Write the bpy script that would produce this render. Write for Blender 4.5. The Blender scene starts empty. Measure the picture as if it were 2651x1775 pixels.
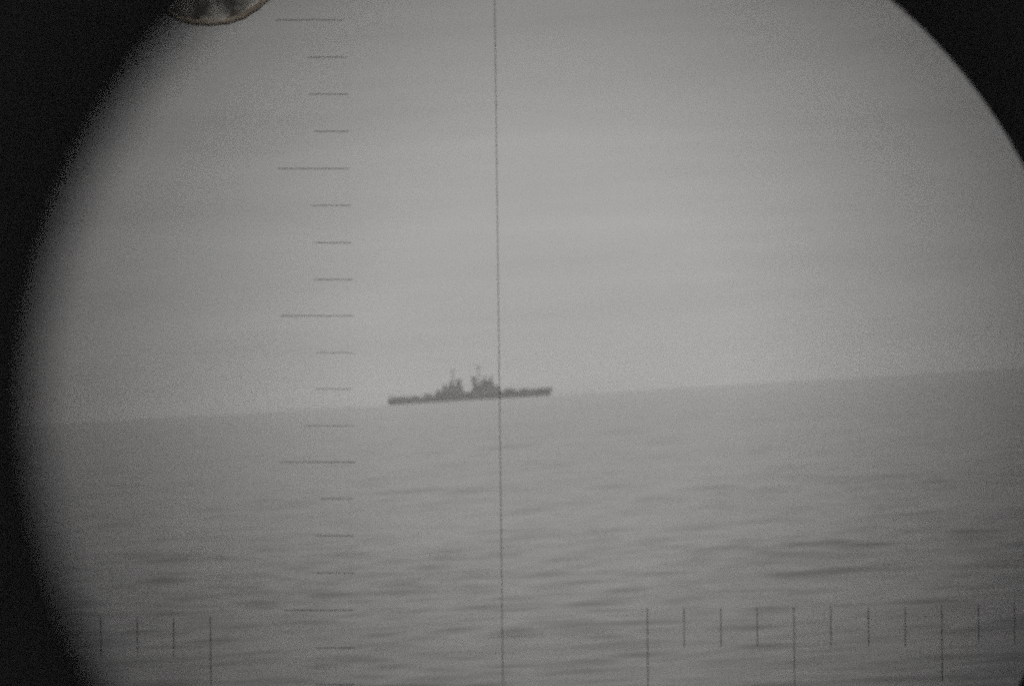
import bpy, math, random
import numpy as np
from mathutils import Matrix, Vector, Euler

random.seed(7)
rng = np.random.default_rng(11)
SC = bpy.context.scene
COL = SC.collection
PI = math.pi
R_EARTH = 6.371e6

# ------------------------------------------------------------------ camera
EYE_H = 5.5                                   # height of eye above the sea
ROLL = math.radians(3.33)                     # the boat heels, so the horizon climbs to the right
PITCH = 0.00577
cam = bpy.data.cameras.new('camera')
cam_o = bpy.data.objects.new('camera', cam)
COL.objects.link(cam_o)
cam_o.location = (0, 0, EYE_H)
cam_o.rotation_euler = (PI / 2 + PITCH, ROLL, 0)
cam.sensor_width = 36.0
cam.lens = 18.0 / math.tan(math.radians(3.8))  # 7.6 degree field
cam.clip_start = 0.002
cam.clip_end = 60000
cam.dof.use_dof = True
cam.dof.focus_distance = 2.3
cam.dof.aperture_fstop = cam.lens / 1.47       # 1.47 mm pupil
SC.camera = cam_o

# ------------------------------------------------------------------ sky and sun (thin overcast)
SUN_EL, SUN_AZ = math.radians(46), math.radians(132)   # high, over the right shoulder
world = bpy.data.worlds.new('World')
SC.world = world
world.use_nodes = True
wn = world.node_tree
wn.nodes.clear()
wo = wn.nodes.new('ShaderNodeOutputWorld')
bg = wn.nodes.new('ShaderNodeBackground')
sky = wn.nodes.new('ShaderNodeTexSky')
sky.sky_type = 'NISHITA'
sky.sun_disc = False
sky.sun_elevation = SUN_EL
sky.sun_rotation = SUN_AZ
sky.air_density = 1.0
sky.dust_density = 3.0
sky.ozone_density = 1.0
hs = wn.nodes.new('ShaderNodeHueSaturation')          # black-and-white film
hs.inputs['Saturation'].default_value = 0.0
tc = wn.nodes.new('ShaderNodeTexCoord')
mp = wn.nodes.new('ShaderNodeMapping')
mp.inputs['Scale'].default_value = (10, 10, 110)
nz = wn.nodes.new('ShaderNodeTexNoise')               # faint layered cloud
nz.inputs['Scale'].default_value = 1.6
nz.inputs['Detail'].default_value = 5
nz.inputs['Roughness'].default_value = 0.6
mr = wn.nodes.new('ShaderNodeMapRange')
mr.inputs['From Min'].default_value = 0.3
mr.inputs['From Max'].default_value = 0.7
mr.inputs['To Min'].default_value = 0.94
mr.inputs['To Max'].default_value = 1.06
mul = wn.nodes.new('ShaderNodeMix')
mul.data_type = 'RGBA'
mul.blend_type = 'MULTIPLY'
mul.inputs[0].default_value = 1.0
L = wn.links.new
L(sky.outputs[0], hs.inputs['Color'])
L(tc.outputs['Generated'], mp.inputs['Vector'])
lift = wn.nodes.new('ShaderNodeVectorMath')           # overcast: the cloud sheet spreads the light evenly down to the horizon
lift.operation = 'MULTIPLY_ADD'
lift.inputs[1].default_value = (0.22, 0.22, 0.22)
lift.inputs[2].default_value = (0, 0, 0.7)
nrm = wn.nodes.new('ShaderNodeVectorMath')
nrm.operation = 'NORMALIZE'
L(tc.outputs['Generated'], lift.inputs[0])
L(lift.outputs[0], nrm.inputs[0])
L(nrm.outputs[0], sky.inputs['Vector'])
L(mp.outputs[0], nz.inputs['Vector'])
L(nz.outputs['Fac'], mr.inputs['Value'])
L(hs.outputs[0], mul.inputs[6])
L(mr.outputs[0], mul.inputs[7])
warm = wn.nodes.new('ShaderNodeMix')                  # the print's slightly warm grey
warm.data_type = 'RGBA'
warm.blend_type = 'MULTIPLY'
warm.inputs[0].default_value = 1.0
warm.inputs[7].default_value = (1.01, 1.0, 0.98, 1)
L(mul.outputs[2], warm.inputs[6])
L(warm.outputs[2], bg.inputs['Color'])
bg.inputs['Strength'].default_value = 0.15
L(bg.outputs[0], wo.inputs['Surface'])

sun = bpy.data.lights.new('sun', 'SUN')
sun.energy = 1.0
sun.angle = math.radians(14)
sun.color = (1.0, 0.97, 0.93)
sun_o = bpy.data.objects.new('sun', sun)
COL.objects.link(sun_o)
sd = Vector((math.sin(SUN_AZ) * math.cos(SUN_EL), math.cos(SUN_AZ) * math.cos(SUN_EL), math.sin(SUN_EL)))
sun_o.rotation_euler = (-sd).to_track_quat('-Z', 'Y').to_euler()

vs = SC.view_settings
vs.view_transform = 'Standard'
vs.look = 'None'
vs.exposure = 0.02
vs.gamma = 1.0
vs.use_curve_mapping = False
SC.cycles.max_bounces = 6
SC.cycles.volume_bounces = 2
SC.cycles.use_denoising = False                        # keep the grain
SC.cycles.filter_width = 2.2
SC.cycles.use_adaptive_sampling = True
SC.cycles.adaptive_threshold = 0.06
SC.cycles.adaptive_min_samples = 20


# ------------------------------------------------------------------ materials
def paint(name, col, rough=0.6, metal=0.0, noise=0.25, scale=3.0, bump=0.0, tint=None, sharp=(0.3, 0.7)):
    m = bpy.data.materials.new(name)
    m.use_nodes = True
    t = m.node_tree
    b = t.nodes['Principled BSDF']
    c = t.nodes.new('ShaderNodeTexCoord')
    n = t.nodes.new('ShaderNodeTexNoise')
    n.inputs['Scale'].default_value = scale
    n.inputs['Detail'].default_value = 6
    t.links.new(c.outputs['Object'], n.inputs['Vector'])
    r = t.nodes.new('ShaderNodeValToRGB')
    r.color_ramp.elements[0].position, r.color_ramp.elements[1].position = sharp
    a = col if tint is None else tint
    r.color_ramp.elements[0].color = (*[v * (1 - noise) for v in a], 1)
    r.color_ramp.elements[1].color = (*[v * (1 + noise) for v in col], 1)
    t.links.new(n.outputs['Fac'], r.inputs['Fac'])
    t.links.new(r.outputs['Color'], b.inputs['Base Color'])
    b.inputs['Roughness'].default_value = rough
    b.inputs['Metallic'].default_value = metal
    if bump:
        u = t.nodes.new('ShaderNodeBump')
        u.inputs['Strength'].default_value = bump
        t.links.new(n.outputs['Fac'], u.inputs['Height'])
        t.links.new(u.outputs['Normal'], b.inputs['Normal'])
    return m


M_HULL = paint('hull paint', (0.09, 0.09, 0.09), 0.65, scale=0.08)
M_SUPER = paint('superstructure paint', (0.12, 0.12, 0.12), 0.65, scale=0.15)
M_DECK = paint('deck planking', (0.13, 0.125, 0.12), 0.8, scale=0.3)
M_GUN = paint('gun steel', (0.07, 0.07, 0.07), 0.5, scale=0.5)
M_CAP = paint('funnel black', (0.03, 0.03, 0.03), 0.7, scale=0.5)
M_GLASS = paint('bridge glass', (0.03, 0.03, 0.035), 0.1, scale=0.5)
M_BOAT = paint('boat paint', (0.22, 0.22, 0.21), 0.6, scale=0.5)
M_BLACK = paint('matt black lining', (0.055, 0.054, 0.056), 0.85, scale=60, noise=0.3)
M_WIRE = paint('black wire', (0.012, 0.012, 0.012), 0.6, scale=200)
M_SILK = paint('grey silk filament', (0.2, 0.2, 0.2), 0.6, scale=200)
M_TUBE = paint('grey periscope paint', (0.12, 0.13, 0.13), 0.5, scale=9, bump=0.05)
M_RUBBER = paint('eyecup rubber', (0.02, 0.02, 0.02), 0.8, scale=40)
M_CORR = paint('corroded metal', (0.82, 0.80, 0.76), 0.75, scale=170, noise=0.2, bump=0.4, tint=(0.16, 0.14, 0.12), sharp=(0.38, 0.6))
M_RUST = paint('rust', (0.52, 0.46, 0.38), 0.85, scale=140, noise=0.3, bump=0.4, tint=(0.22, 0.15, 0.09))


def sea_material():
    m = bpy.data.materials.new('sea water')
    m.use_nodes = True
    t = m.node_tree
    b = t.nodes['Principled BSDF']
    b.inputs['Base Color'].default_value = (0.115, 0.115, 0.115, 1)
    b.inputs['Roughness'].default_value = 0.10
    b.inputs['IOR'].default_value = 1.333
    c = t.nodes.new('ShaderNodeTexCoord')
    mp = t.nodes.new('ShaderNodeMapping')
    mp.inputs['Scale'].default_value = (0.55, 1.0, 1.0)
    t.links.new(c.outputs['Object'], mp.inputs['Vector'])
    last = None
    for sc, dist, st in ((0.012, 6.0, 0.2), (0.06, 2.0, 0.2), (0.3, 0.22, 0.3), (2.0, 0.04, 0.5)):
        n = t.nodes.new('ShaderNodeTexNoise')
        n.inputs['Scale'].default_value = sc
        n.inputs['Detail'].default_value = 4
        n.inputs['Roughness'].default_value = 0.55
        t.links.new(mp.outputs[0], n.inputs['Vector'])
        u = t.nodes.new('ShaderNodeBump')
        u.inputs['Strength'].default_value = st
        u.inputs['Distance'].default_value = dist
        t.links.new(n.outputs['Fac'], u.inputs['Height'])
        if last:
            t.links.new(last.outputs['Normal'], u.inputs['Normal'])
        last = u
    t.links.new(last.outputs['Normal'], b.inputs['Normal'])
    return m


# ------------------------------------------------------------------ sea: one sheet on the curve of the earth, with a wind sea on it
def build_sea():
    radii = [0.0]
    r = 1.0
    while r < 90:
        radii.append(r)
        r *= 1.03
    while r < 15500:
        radii.append(r)
        r *= 1.0013 if r < 2200 else 1.004
    radii = np.array(radii)
    dense = np.linspace(-0.11, 0.11, 261)
    rest = np.linspace(0.11, 2 * PI - 0.11, 90)[1:-1]
    az = np.concatenate([dense, rest])
    na, nr = len(az), len(radii)
    Rg, Ag = np.meshgrid(radii, az, indexing='ij')
    X = Rg * np.sin(Ag)
    Y = Rg * np.cos(Ag)
    step = np.gradient(radii)[:, None] * np.ones_like(Rg)
    Z = -(Rg ** 2) / (2 * R_EARTH)
    W = np.zeros_like(Z)
    for i in range(90):
        lam = math.exp(rng.uniform(math.log(1.2), math.log(20)))
        th = rng.normal(0.08, 0.72)                      # waves run roughly towards the eye
        k = 2 * PI / lam
        kx, ky = k * math.sin(th), k * math.cos(th)
        amp = 0.0034 * lam ** 0.36
        ph = rng.uniform(0, 2 * PI)
        fade = np.clip((lam / step - 2.5) / 3.0, 0, 1)
        W += amp * fade * np.sin(kx * X + ky * Y + ph)
    s = W.std()
    # sharper crests, broader troughs, and patches of rougher and calmer water
    gx = np.sin(X * 0.031 + 1.3 * np.sin(Y * 0.017)) * np.sin(Y * 0.023 + 0.7 * np.sin(X * 0.021))
    W = W * (1 + 0.25 * gx) + 0.06 * W * np.abs(W) / max(s, 1e-6)
    W[np.abs(Ag) > 0.13] *= 0.4
    Z = Z + W
    V = np.stack([X, Y, Z], -1).reshape(-1, 3)
    i = np.arange(nr - 1)[:, None] * na
    j = np.arange(na)[None, :]
    jn = (j + 1) % na
    F = np.stack([i + j, i + jn, i + na + jn, i + na + j], -1).reshape(-1, 4)[:, ::-1]
    me = bpy.data.meshes.new('sea')
    me.vertices.add(len(V))
    me.vertices.foreach_set('co', V.astype(np.float32).ravel())
    me.loops.add(F.size)
    me.loops.foreach_set('vertex_index', F.astype(np.int32).ravel())
    me.polygons.add(len(F))
    me.polygons.foreach_set('loop_start', (np.arange(len(F)) * 4).astype(np.int32))
    me.polygons.foreach_set('use_smooth', np.ones(len(F), bool))
    me.update()
    me.validate()
    me.materials.append(sea_material())
    o = bpy.data.objects.new('sea', me)
    COL.objects.link(o)
    o['kind'] = 'structure'
    o['label'] = 'dull grey sea with low wind ripples'
    return o


build_sea()


# ------------------------------------------------------------------ mesh helpers
class MB:
    """Collects shapes, then links them as one mesh object."""

    def __init__(self):
        self.v, self.f = [], []

    def add(self, vs_, fs):
        k = len(self.v)
        self.v += [tuple(p) for p in vs_]
        self.f += [tuple(k + i for i in q) for q in fs]
        return self

    def box(self, x0, x1, y0, y1, z0, z1, tx=0.0, ty=0.0):
        p = [(x0, y0, z0), (x1, y0, z0), (x1, y1, z0), (x0, y1, z0),
             (x0 + tx, y0 + ty, z1), (x1 - tx, y0 + ty, z1), (x1 - tx, y1 - ty, z1), (x0 + tx, y1 - ty, z1)]
        return self.add(p, [(3, 2, 1, 0), (4, 5, 6, 7), (0, 1, 5, 4), (1, 2, 6, 5), (2, 3, 7, 6), (3, 0, 4, 7)])

    def prism(self, outline, z0, z1, scale=1.0, cx=0.0, cy=0.0, dx=0.0):
        n = len(outline)
        p = [(x, y, z0) for x, y in outline]
        p += [(cx + (x - cx) * scale + dx, cy + (y - cy) * scale, z1) for x, y in outline]
        return self.add(p, [tuple(range(n))[::-1], tuple(range(n, 2 * n))] +
                        [(i, (i + 1) % n, n + (i + 1) % n, n + i) for i in range(n)])

    def tube(self, a, b, r0, r1=None, n=10):
        r1 = r0 if r1 is None else r1
        a, b = Vector(a), Vector(b)
        d = (b - a).normalized()
        u = d.orthogonal().normalized()
        w = d.cross(u)
        p = []
        for c, r in ((a, r0), (b, r1)):
            for i in range(n):
                t = 2 * PI * i / n
                p.append(c + r * (math.cos(t) * u + math.sin(t) * w))
        return self.add(p, [tuple(range(n))[::-1], tuple(range(n, 2 * n))] +
                        [(i, (i + 1) % n, n + (i + 1) % n, n + i) for i in range(n)])

    def lathe_y(self, prof, n=72, cx=0.0, cz=0.0, skip=None, closed=True):
        """Rings of (y, radius) turned about the local Y axis; skip(i, angle) leaves a face out."""
        m = len(prof)
        p = []
        for y, r in prof:
            for i in range(n):
                t = 2 * PI * i / n
                p.append((cx + r * math.cos(t), y, cz + r * math.sin(t)))
        fs = []
        for k in range(m if closed else m - 1):
            for i in range(n):
                if skip and skip(k, 2 * PI * (i + 0.5) / n):
                    continue
                kn = (k + 1) % m
                fs.append((k * n + i, k * n + (i + 1) % n, kn * n + (i + 1) % n, kn * n + i))
        return self.add(p, fs)

    def build(self, name, mat, parent=None, smooth=False, bevel=0.0, label=None):
        me = bpy.data.meshes.new(name)
        me.from_pydata(self.v, [], self.f)
        me.materials.append(mat)
        if smooth:
            me.polygons.foreach_set('use_smooth', [True] * len(me.polygons))
        o = bpy.data.objects.new(name, me)
        COL.objects.link(o)
        o.parent = parent
        if bevel:
            b = o.modifiers.new('bevel', 'BEVEL')
            b.width = bevel
            b.segments = 2
        if label:
            o['label'] = label
        return o


def thing(name, label, cat, loc=(0, 0, 0), rot=(0, 0, 0)):
    o = bpy.data.objects.new(name, None)
    COL.objects.link(o)
    o.location = loc
    o.rotation_euler = rot
    o.empty_display_size = 0.2
    o['label'] = label
    o['category'] = cat
    return o


# ------------------------------------------------------------------ the cruiser (x from stern to bow, 0 to 199 m; z above the waterline)
SHIP_D = 9280.0
ship = thing('warship', 'dark grey gun cruiser with two funnels and two masts on the hazy horizon', 'warship',
             (-50.2, SHIP_D, -SHIP_D ** 2 / (2 * R_EARTH)), (0, 0, math.radians(4)))
OX = -99.5


def deck_z(x):
    """Height of the weather deck: level aft, sheer rising to the bow."""
    z = 6.8
    if x > 120:
        z += 3.0 * ((x - 120) / 79.0) ** 1.6
    if x < 55:
        z += 0.7 * ((55 - x) / 55.0) ** 1.5
    return z


def half_beam(x, t):
    """Half breadth at station x; t = 0 at the keel line, 1 at the deck."""
    b = 10.0
    if x > 105:
        u = (x - 105) / 94.0
        b *= max(0.0, 1 - u ** 2.2) * (1 - 0.18 * (1 - t) * u)
    if x < 60:
        u = (60 - x) / 60.0
        b *= 1 - 0.42 * u ** 2.4
        if x < 3:
            b *= 0.72
    return max(b * (0.86 + 0.14 * t), 0.12)


xs = [0, 1.2, 3, 7, 14, 24, 36, 48, 60, 72, 84, 96, 108, 120, 132, 142, 152, 161, 169, 176, 183, 189, 194, 197, 199]
ts = [0, 0.3, 0.55, 0.8, 1.0]
vv, ff = [], []
for x in xs:
    for s in (-1, 1):
        for t in ts:
            z = -2.0 + t * (deck_z(x) + 2.0)
            rake = max(0.0, (x - 165) / 34.0) * (1 - t) * -5.0      # raked clipper bow
            vv.append((OX + x + rake, s * half_beam(x, t), z))
nt = len(ts)
for i in range(len(xs) - 1):
    a, b = i * 2 * nt, (i + 1) * 2 * nt
    for k in range(nt - 1):
        ff.append((a + k, b + k, b + k + 1, a + k + 1))
        ff.append((a + nt + k + 1, b + nt + k + 1, b + nt + k, a + nt + k))
    ff.append((a + nt - 1, b + nt - 1, b + 2 * nt - 1, a + 2 * nt - 1))
e = (len(xs) - 1) * 2 * nt
for base, rev in ((0, False), (e, True)):
    for k in range(nt - 1):
        q = (base + k, base + k + 1, base + nt + k + 1, base + nt + k)
        ff.append(q[::-1] if rev else q)
hull = MB().add(vv, ff).build('hull', M_HULL, ship)
d = MB()
dv, df = [], []
for x in xs:
    for s in (-1, 1):
        dv.append((OX + x, s * half_beam(x, 1) * 0.97, deck_z(x) + 0.06))
for i in range(len(xs) - 1):
    df.append((2 * i, 2 * i + 2, 2 * i + 3, 2 * i + 1))
d.add(dv, df).build('deck', M_DECK, ship)
for s in (-1, 1):
    a = MB()
    a.tube((OX + 186.5, s * (half_beam(186.5, .8) + .1), 6.2), (OX + 186.5, s * (half_beam(186.5, .6) + .3), 4.0), 0.22)
    a.box(OX + 185.2, OX + 187.8, s * (half_beam(186.5, .6) + .25) - .2, s * (half_beam(186.5, .6) + .25) + .2, 3.6, 4.1, .3)
    a.build('anchor', M_GUN, hull)
# bulwark rails: stanchions and a top rail along each side
for s in (-1, 1):
    r = MB()
    pts = [Vector((OX + x, s * half_beam(x, 1) * .985, deck_z(x) + 1.05)) for x in np.linspace(2, 197, 66)]
    for p, q in zip(pts, pts[1:]):
        r.tube(p, q, 0.05, n=4)
        r.tube(p, p - Vector((0, 0, 1.05)), 0.05, n=4)
    r.build('railing', M_SUPER, ship)


def gun_turret(x, zb, face, scale=1.0):
    """Triple gun house; face = 1 trained forward, -1 aft."""
    b = MB()
    n = 20
    b.prism([(OX + x + 4.1 * scale * math.cos(2 * PI * i / n), 4.1 * scale * math.sin(2 * PI * i / n)) for i in range(n)],
            deck_z(x) - .2, zb + .05)
    t = b.build('barbette', M_SUPER, ship)
    g = MB()
    out = [(5.0, -2.6), (5.0, 2.6), (3.0, 4.4), (-4.0, 4.4), (-5.8, 3.0), (-5.8, -3.0), (-4.0, -4.4), (3.0, -4.4)]
    out = [(OX + x + face * px * scale, py * scale) for px, py in out]
    if face < 0:
        out = out[::-1]
    g.prism(out, zb + .1, zb + 2.5 * scale, 0.9, OX + x, 0, -0.35 * face)
    t = g.build('gun_turret', M_SUPER, ship, bevel=0.15)
    for dy in (-1.5, 0, 1.5):
        q = MB()
        p0 = Vector((OX + x + face * 4.2, dy * scale, zb + 1.6 * scale))
        p1 = p0 + Vector((face * 8.6 * scale, 0, 0.55 * scale))
        q.tube(p0, p0.lerp(p1, .35), 0.36, 0.28)
        q.tube(p0.lerp(p1, .35), p1, 0.24, 0.16)
        q.build('gun_barrel', M_GUN, t)
    m = MB()
    m.box(OX + x - face * 4.4 - .8, OX + x - face * 4.4 + .8, -4.9, 4.9, zb + 1.9 * scale, zb + 2.5 * scale)
    m.build('rangefinder', M_GUN, t)


def twin_mount(x, y, zb, face):
    g = MB()
    g.prism([(OX + x + dx, y + dy) for dx, dy in ((2, -1.4), (2, 1.4), (1, 2.1), (-2, 2.1), (-2.3, 0), (-2, -2.1), (1, -2.1))], zb, zb + 2.5, .85, OX + x, y)
    t = g.build('secondary_gun_mount', M_SUPER, ship, bevel=0.1)
    for dy in (-.5, .5):
        MB().tube((OX + x + face * 1.5, y + dy, zb + 1.4), (OX + x + face * 6.0, y + dy, zb + 2.2), .14, .09, 8).build('gun_barrel', M_GUN, t)


gun_turret(165.0, deck_z(165) + .1, 1, 0.85)
gun_turret(146.5, 9.0, 1)
gun_turret(48.0, 7.9, -1)
gun_turret(31.0, 6.9, -1, 0.8)


def deckhouse(x0, x1, hy, z0, z1, name='deckhouse', taper=0.4, cut=2.0, ports=True, mat=None):
    b = MB()
    out = [(OX + x0 + cut, -hy), (OX + x1 - cut, -hy), (OX + x1, -hy + cut), (OX + x1, hy - cut), (OX + x1 - cut, hy), (OX + x0 + cut, hy),
           (OX + x0, hy - cut), (OX + x0, -hy + cut)]
    b.prism(out, z0, z1, 1 - taper / max(hy, x1 - x0), OX + (x0 + x1) / 2, 0)
    o = b.build(name, mat or M_SUPER, ship, bevel=0.08)
    r = MB()
    r.prism([(px * 1.0, py * 1.03) for px, py in out], z1 + .003, z1 + .22)
    r.build('deck_edge', M_DECK, o)
    if ports:
        for s in (-1, 1):
            x = x0 + cut + 1.2
            while x < x1 - cut - 1:
                MB().tube((OX + x, s * (hy - .35), (z0 + z1) / 2 + .3), (OX + x, s * (hy + .03), (z0 + z1) / 2 + .3), .22, n=8).build('porthole', M_GLASS, o)
                x += 2.6
    return o


# after block
deckhouse(56, 93, 7.6, 6.2, 9.2)
deckhouse(57.5, 91, 6.0, 9.4, 12.2)
deckhouse(65.5, 90.5, 4.6, 12.4, 15.4)
deckhouse(66.5, 90.5, 3.8, 15.6, 17.6, cut=1.0)
deckhouse(73.0, 82.5, 3.0, 17.8, 19.6, cut=1.0)
# waist between the funnels
deckhouse(91, 103, 6.4, 6.2, 8.8, ports=False)
# forward block
deckhouse(101, 137, 7.8, 6.2, 9.6)
deckhouse(102, 135, 6.4, 9.8, 12.8)
deckhouse(102.5, 130, 5.2, 13.0, 15.4)
deckhouse(103, 128, 4.2, 15.6, 17.4, cut=1.2)
deckhouse(112.5, 127.5, 4.6, 17.6, 20.2, 'bridge', cut=1.6)
deckhouse(113.5, 126.5, 3.4, 20.4, 22.6, 'bridge', cut=1.4)
w = MB()
for z in (18.7, 21.4):
    hy = 4.66 if z < 20 else 3.46
    w.box(OX + 118, OX + 126.2, -hy, -hy + .1, z, z + .8)
    w.box(OX + 118, OX + 126.2, hy - .1, hy, z, z + .8)
w.build('bridge_window', M_GLASS, ship)


def director(x, zb, zt, r=1.6):
    b = MB()
    b.tube((OX + x, 0, zb), (OX + x, 0, zt - 2.4), r * .75, r * .65, 14)
    o = b.build('director_tower', M_SUPER, ship)
    h = MB()
    h.box(OX + x - r, OX + x + r, -1.6, 1.6, zt - 2.35, zt - .6, .15, .15)
    h.tube((OX + x, -3.0, zt - 1.4), (OX + x, 3.0, zt - 1.4), .35)
    h.build('rangefinder', M_SUPER, o, bevel=.08)
    q = MB()
    q.tube((OX + x + .3, 0, zt - .5), (OX + x + .9, 0, zt - .1), 1.1, 1.3, 14)
    q.build('radar_dish', M_GUN, o)


director(125.0, 22.6, 27.6)
director(117.3, 22.6, 28.2)
director(68.6, 17.7, 21.4, 1.8)
director(76.2, 19.6, 25.0, 1.4)


def funnel(x, zb, zt, rx=2.9, ry=2.0):
    n = 24
    out = [(OX + x + rx * math.cos(2 * PI * i / n), ry * math.sin(2 * PI * i / n)) for i in range(n)]
    o = MB().prism(out, zb, zt - 1.6, .94, OX + x, 0, -.4).build('funnel', M_SUPER, ship)
    c = [(px - .45, py * .97) for px, py in out]
    c = [(OX + x + (px - OX - x) * .97, py) for px, py in c]
    MB().prism(c, zt - 1.59, zt, 1.02, OX + x - .45, 0, -.2).build('funnel_cap', M_CAP, o)
    MB().tube((OX + x + rx + .35, 0, zb), (OX + x + rx - .2, 0, zt - .4), .22).build('steam_pipe', M_SUPER, o)


funnel(86.4, 17.3, 25.6)
funnel(104.6, 15.4, 28.2, 2.3, 1.9)


def mast(x, zb, zt, yards, radar):
    b = MB()
    b.tube((OX + x, 0, zb), (OX + x, 0, zb + (zt - zb) * .62), .85, .6, 12)
    b.tube((OX + x, 0, zb + (zt - zb) * .62), (OX + x, 0, zt), .5, .26, 10)
    for s in (-1, 1):
        b.tube((OX + x - 2.6, s * 2.4, zb), (OX + x, 0, zb + (zt - zb) * .5), .3, .22, 8)
    o = b.build('mast', M_SUPER, ship)
    for z, hw in yards:
        MB().tube((OX + x, -hw, z), (OX + x, hw, z), .16, n=8).build('yard', M_SUPER, o)
    z, wd, hh = radar
    g = MB()
    for i in range(6):
        f = -1 + 2 * i / 5
        g.tube((OX + x + wd * f, -.7 - .25 * f * f, z - hh), (OX + x + wd * f, -.7 - .25 * f * f, z + hh), .12, n=6)
    for zz in (-1, -.33, .33, 1):
        g.tube((OX + x - wd, -.8, z + hh * zz), (OX + x + wd, -.8, z + hh * zz), .12, n=6)
    g.tube((OX + x, 0, z), (OX + x, -.8, z), .2)
    g.build('radar_antenna', M_GUN, o)
    t = MB().box(OX + x - 1.3, OX + x + 1.3, -1.3, 1.3, zb + (zt - zb) * .60, zb + (zt - zb) * .60 + .9)
    t.build('lookout_platform', M_SUPER, o)


mast(110.4, 17.4, 42.5, ((31, 5.5), (36.2, 3.4)), (38.8, 2.4, 1.5))
mast(79.6, 17.3, 39.0, ((29.5, 4.4), (34.0, 2.8)), (35.9, 1.9, 1.1))

for s in (-1, 1):
    twin_mount(96.5, s * 7.9, 6.4, 1)
    twin_mount(112.0, s * 6.6, 9.8, 1)
    twin_mount(83.0, s * 6.2, 9.4, -1)
twin_mount(132.3, 0, 12.9, 1)
twin_mount(61.5, 0, 12.3, -1)
# ship's boats in the waist
for s in (-1, 1):
    for x in (97.0,):
        b = MB()
        st = [(-4.2, .25, .9), (-3.2, 1.0, .45), (0, 1.35, .25), (3.0, .9, .45), (4.4, .08, 1.1)]
        bv = []
        for dx, hw, low in st:
            bv += [(OX + x + dx, s * 3.4 - hw, 10.3), (OX + x + dx, s * 3.4, 8.75 + low), (OX + x + dx, s * 3.4 + hw, 10.3)]
        bf = []
        for i in range(4):
            a = 3 * i
            bf += [(a, a + 3, a + 4, a + 1), (a + 1, a + 4, a + 5, a + 2), (a, a + 2, a + 5, a + 3)]
        bt = b.add(bv, bf + [(0, 1, 2), (12, 14, 13)]).build('ship_boat', M_BOAT, ship)
        c = MB()
        for dx in (-2.2, 2.2):
            c.box(OX + x + dx - .15, OX + x + dx + .15, s * 3.4 - .9, s * 3.4 + .9, 8.8, 9.4)
        c.build('boat_chock', M_SUPER, bt)
# light gun tubs along the deck edge
for x, y, z in ((139.5, 4.6, 6.8), (139.5, -4.6, 6.8), (63, 6.6, 9.3), (63, -6.6, 9.3), (14, 4.2, 6.9), (14, -4.2, 6.9), (183, 0, 8.4)):
    n = 14
    o = MB().prism([(OX + x + 1.9 * math.cos(2 * PI * i / n), y + 1.9 * math.sin(2 * PI * i / n)) for i in range(n)], z - .6, z + 1.1).build('gun_tub', M_SUPER, ship)
    g = MB()
    for dy in (-.3, .3):
        g.tube((OX + x, y + dy, z + 1.3), (OX + x + 2.4, y + dy, z + 2.4), .1, .06, 6)
    g.build('light_gun', M_GUN, o)
# aircraft crane, catapults and staffs at the ends
c = MB()
c.tube((OX + 2.5, 0, 6.6), (OX + 2.5, 0, 12.2), .55, .4)
c.tube((OX + 2.5, 0, 11.8), (OX + 10.0, 0, 9.2), .3, .2, 8)
c.tube((OX + 2.5, 0, 9.0), (OX + 7.5, 0, 10.0), .15, .15, 6)
c.build('crane', M_SUPER, ship)
for s in (-1, 1):
    k = MB()
    k.box(OX + 6, OX + 24, s * 5.2 - .7, s * 5.2 + .7, 8.0, 8.9)
    for x in (9, 15, 21):
        k.box(OX + x - .6, OX + x + .6, s * 5.2 - .5, s * 5.2 + .5, 6.4, 8.0)
    k.build('catapult', M_SUPER, ship)
MB().tube((OX + 198.0, 0, 9.2), (OX + 199.2, 0, 13.0), .1, .06, 6).build('jack_staff', M_SUPER, ship)
MB().tube((OX + .8, 0, 7.0), (OX - .6, 0, 12.0), .1, .06, 6).build('ensign_staff', M_SUPER, ship)
MB().prism([(OX + 150 + dx, dy) for dx, dy in ((5, -3), (5, 3), (-8, 3.5), (-8, -3.5))], 6.2, 9.3).build('breakwater', M_SUPER, ship)

# ------------------------------------------------------------------ the periscope the sea is seen through
# Sight frame: y along the line of sight, x right, z up, origin at the observer's eye point.
SIGHT_ROT = Matrix.Rotation(ROLL, 4, 'Y') @ Matrix.Rotation(PITCH, 4, 'X')
peri = thing('periscope', 'black lined periscope barrel whose round stop frames the view', 'periscope', (0, 0, EYE_H), SIGHT_ROT.to_euler())


def wall_r(y):
    return 0.006 + 0.102 * y


ys = [0.026, 0.1, 0.2, 0.4, 0.6, 0.8, 1.0, 1.2, 1.36, 1.48, 1.64, 1.80]
slot = (5, 6, 7, 8)
sk = lambda k, t: (k in slot) and abs(t - PI / 2) < 1.4      # opening added in the barrel top to let daylight onto the pale disc
MB().lathe_y([(y, wall_r(y) + .006) for y in ys], skip=sk, closed=False).build('barrel', M_TUBE, peri, True)
MB().lathe_y([(y, wall_r(y)) for y in ys], skip=sk, closed=False).build('lining', M_BLACK, peri, True)
MB().lathe_y([(1.8, wall_r(1.8) - .002), (1.8, wall_r(1.8) + .016), (1.74, wall_r(1.74) + .018), (1.74, wall_r(1.74) + .006)]).build('nose_ring', M_TUBE, peri)
MB().lathe_y([(0.78, wall_r(0.78) + .0065), (0.78, wall_r(0.78) + .014), (0.74, wall_r(0.74) + .014), (0.74, wall_r(0.74) + .0065)]).build('barrel_band', M_TUBE, peri)
K = 1 / 17630.0


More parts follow.
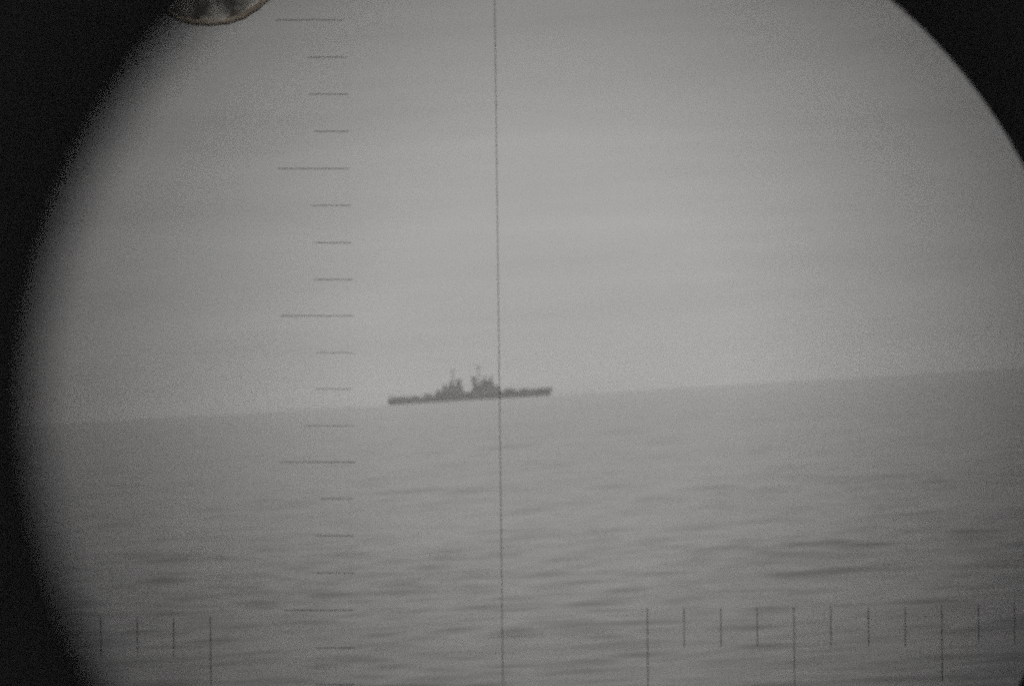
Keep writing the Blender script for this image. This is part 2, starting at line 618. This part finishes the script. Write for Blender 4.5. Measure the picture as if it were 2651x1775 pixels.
def stop(name, y, px, py, pr, rim, thick):
    """Annular stop: hole centre and radius as field angles, rim out to the lining."""
    cx, cz, r = px * K * y, py * K * y, pr * K * y
    n = 120
    p = []
    for yy, rr, ox, oz in ((y, r, cx, cz), (y + thick, r * 1.02, cx, cz), (y + thick, rim, 0, 0), (y, rim, 0, 0)):
        for i in range(n):
            t = 2 * PI * i / n
            p.append((ox + rr * math.cos(t), yy, oz + rr * math.sin(t)))
    fs = []
    for k in range(4):
        for i in range(n):
            kn = (k + 1) % 4
            fs.append((k * n + i, k * n + (i + 1) % n, kn * n + (i + 1) % n, kn * n + i))
    return MB().add(p, fs).build(name, M_BLACK, peri)


stop('eye_stop', 0.020, 95, -40, 1030, 0.0082, 0.0004)  # added, sized so the view darkens gradually outwards
stop('diaphragm', 0.072, 175, -140, 1160, wall_r(.072) - .0003, 0.001)  # added, hole set off axis to fade the view's left side softly
stop('diaphragm', 0.540, 54, -176, 1247, wall_r(.540) - .0003, 0.002)
MB().lathe_y([(0.0202, .0083), (0.020, .0125), (0.012, .017), (-0.012, .0235), (-0.022, .026), (-0.022, .0245), (-0.012, .022), (0.012, .0155), (0.018, .0105), (0.018, .0083)], n=48).build('eyecup', M_RUBBER, peri, True)
MB().lathe_y([(0.0205, .0084), (0.0205, .0180), (0.060, .0190), (0.060, .0128), (0.026, .0090)], n=48).build('focus_ring', M_TUBE, peri)
mast_b = MB()
mast_b.tube((0, 0.95, -0.10), (0, 0.95, -8.5), .10, .13, 28)
pm = mast_b.build('mast', M_TUBE, peri)
MB().tube((0, 0.95, -.14), (0, 0.95, -.62), .135, .135, 28).build('collar', M_TUBE, pm)
for s in (-1, 1):
    h = MB()
    h.tube((s * .13, 0.95, -.42), (s * .42, 0.95, -.42), .022, .022, 14)
    h.tube((s * .30, 0.95, -.42), (s * .44, 0.95, -.42), .034, .034, 14)
    h.build('handle', M_RUBBER, peri)

# ------------------------------------------------------------------ reticle: wires and graduation marks carried on silk in a ring
RY = 1.5
U = K * RY * 1000                       # one reticle unit in millimetres
ret = thing('reticle', 'fine black sighting scale with one long vertical line and short marks', 'reticle', (0, 0, EYE_H), SIGHT_ROT.to_euler())
MB().lathe_y([(RY - .006, .0865 * RY), (RY - .006, wall_r(RY - .006) - .0002), (RY + .006, wall_r(RY - .006) - .0002), (RY + .006, .0865 * RY)], n=96).build('ring', M_BLACK, ret)


def rp(px, py, dy=0.0):
    """A point on the reticle plate, from its scale in units from the optical axis."""
    return ((px - 1171) * U / 1000, RY + dy, -(py - 784) * U / 1000)


def mark(name, a, b, w):
    o = MB().tube(rp(*a), rp(*b), w, w, 8).build(name, M_WIRE, ret)
    return o


WL, WM = 0.000062, 0.000075
mark('vertical_line', (1122.5, -740), (1159.5, 2310), WL)
hm = [(47, 630, 788), (132, 706, 795), (216, 708, 797), (301, 719, 799), (386, 635, 800), (470, 712, 802), (555, 718, 803),
      (639, 718, 805), (722, 642, 808), (806, 722, 808), (889, 722, 808), (973, 697, 810), (1056, 643, 813), (1140, 735, 808),
      (1224, 724, 810), (1309, 725, 810), (1394, 648, 810), (1480, 722, 812), (1563, 722, 812)]
for y, a, b in hm:
    mark('graduation_mark', (a, y), (b, y), WM * (0.62 if 780 < y < 1000 else 0.85))
for x, a, b, tilt in ((232, 1410, 1500, 1), (315, 1410, 1500, 1), (398, 1410, 1500, 1), (482, 1408, 1585, 2), (1480, 1388, 1575, 2),
                      (1564, 1389, 1478, 1), (1648, 1390, 1478, 1), (1731, 1388, 1476, 1), (1815, 1386, 1575, 2), (1899, 1385, 1476, 1),
                      (1985, 1388, 1476, 1), (2069, 1386, 1476, 1), (2152, 1381, 1555, 2), (2236, 1381, 1470, 1), (2318, 1377, 1470, 1)):
    mark('graduation_mark', (x, a), (x + tilt, b), WM * 1.0)
for a, b in (((777, -720), (814, 2290)), ((-340, 1447), (2690, 1425))):
    MB().tube(rp(*a, .0002), rp(*b, .0002), 0.000006, 0.000006, 5).build('silk_thread', M_SILK, ret)
# corroded lug from outside the sight, made up as a part of its ring
disc, ltop = [], []
n = 90
for i in range(n + 1):
    t = PI + PI * i / n
    wob = 1 + .012 * math.sin(3 * t + 1) + .006 * math.sin(9 * t) + .004 * math.sin(31 * t)
    disc.append((484 + 188 * math.cos(t) * wob, -133 - 188 * math.sin(t) * wob))
outl = [(x, y) for x, y in disc] + [(560, -640), (300, -640)]
lb = MB()
pv = [rp(x, y, -.002) for x, y in outl] + [rp(x, y, .002) for x, y in outl]
m_ = len(outl)
lb.add(pv, [tuple(range(m_)), tuple(range(m_, 2 * m_))[::-1]] + [(i, m_ + i, m_ + (i + 1) % m_, (i + 1) % m_) for i in range(m_)])
lo = lb.build('pale_disc', M_CORR, ret, label='corroded whitish lug with rusty rim at upper left, made-up part of the ring')
rb = MB()
for (x0, y0), (x1, y1) in zip(disc, disc[1:]):
    rb.tube(rp(x0 - .3 * (x1 - x0), y0 - .3 * (y1 - y0), -.0022), rp(x1 + .3 * (x1 - x0), y1 + .3 * (y1 - y0), -.0022), .0006, .0006, 8)
rb.build('rusty_rim', M_RUST, lo)

# ------------------------------------------------------------------ sea haze
hz = MB().box(-15800, 15800, -15800, 15800, -21, 42).build('haze', M_BLACK)
hm_ = bpy.data.materials.new('sea haze')
hm_.use_nodes = True
ht = hm_.node_tree
ht.nodes.clear()
ho = ht.nodes.new('ShaderNodeOutputMaterial')
hv = ht.nodes.new('ShaderNodeVolumePrincipled')
hv.inputs['Color'].default_value = (0.98, 0.98, 0.98, 1)
hv.inputs['Density'].default_value = 4.4e-5
hv.inputs['Anisotropy'].default_value = 0.0
ht.links.new(hv.outputs[0], ho.inputs['Volume'])
hz.data.materials.clear()
hz.data.materials.append(hm_)
hz['kind'] = 'stuff'
hz['label'] = 'pale grey haze over the sea'
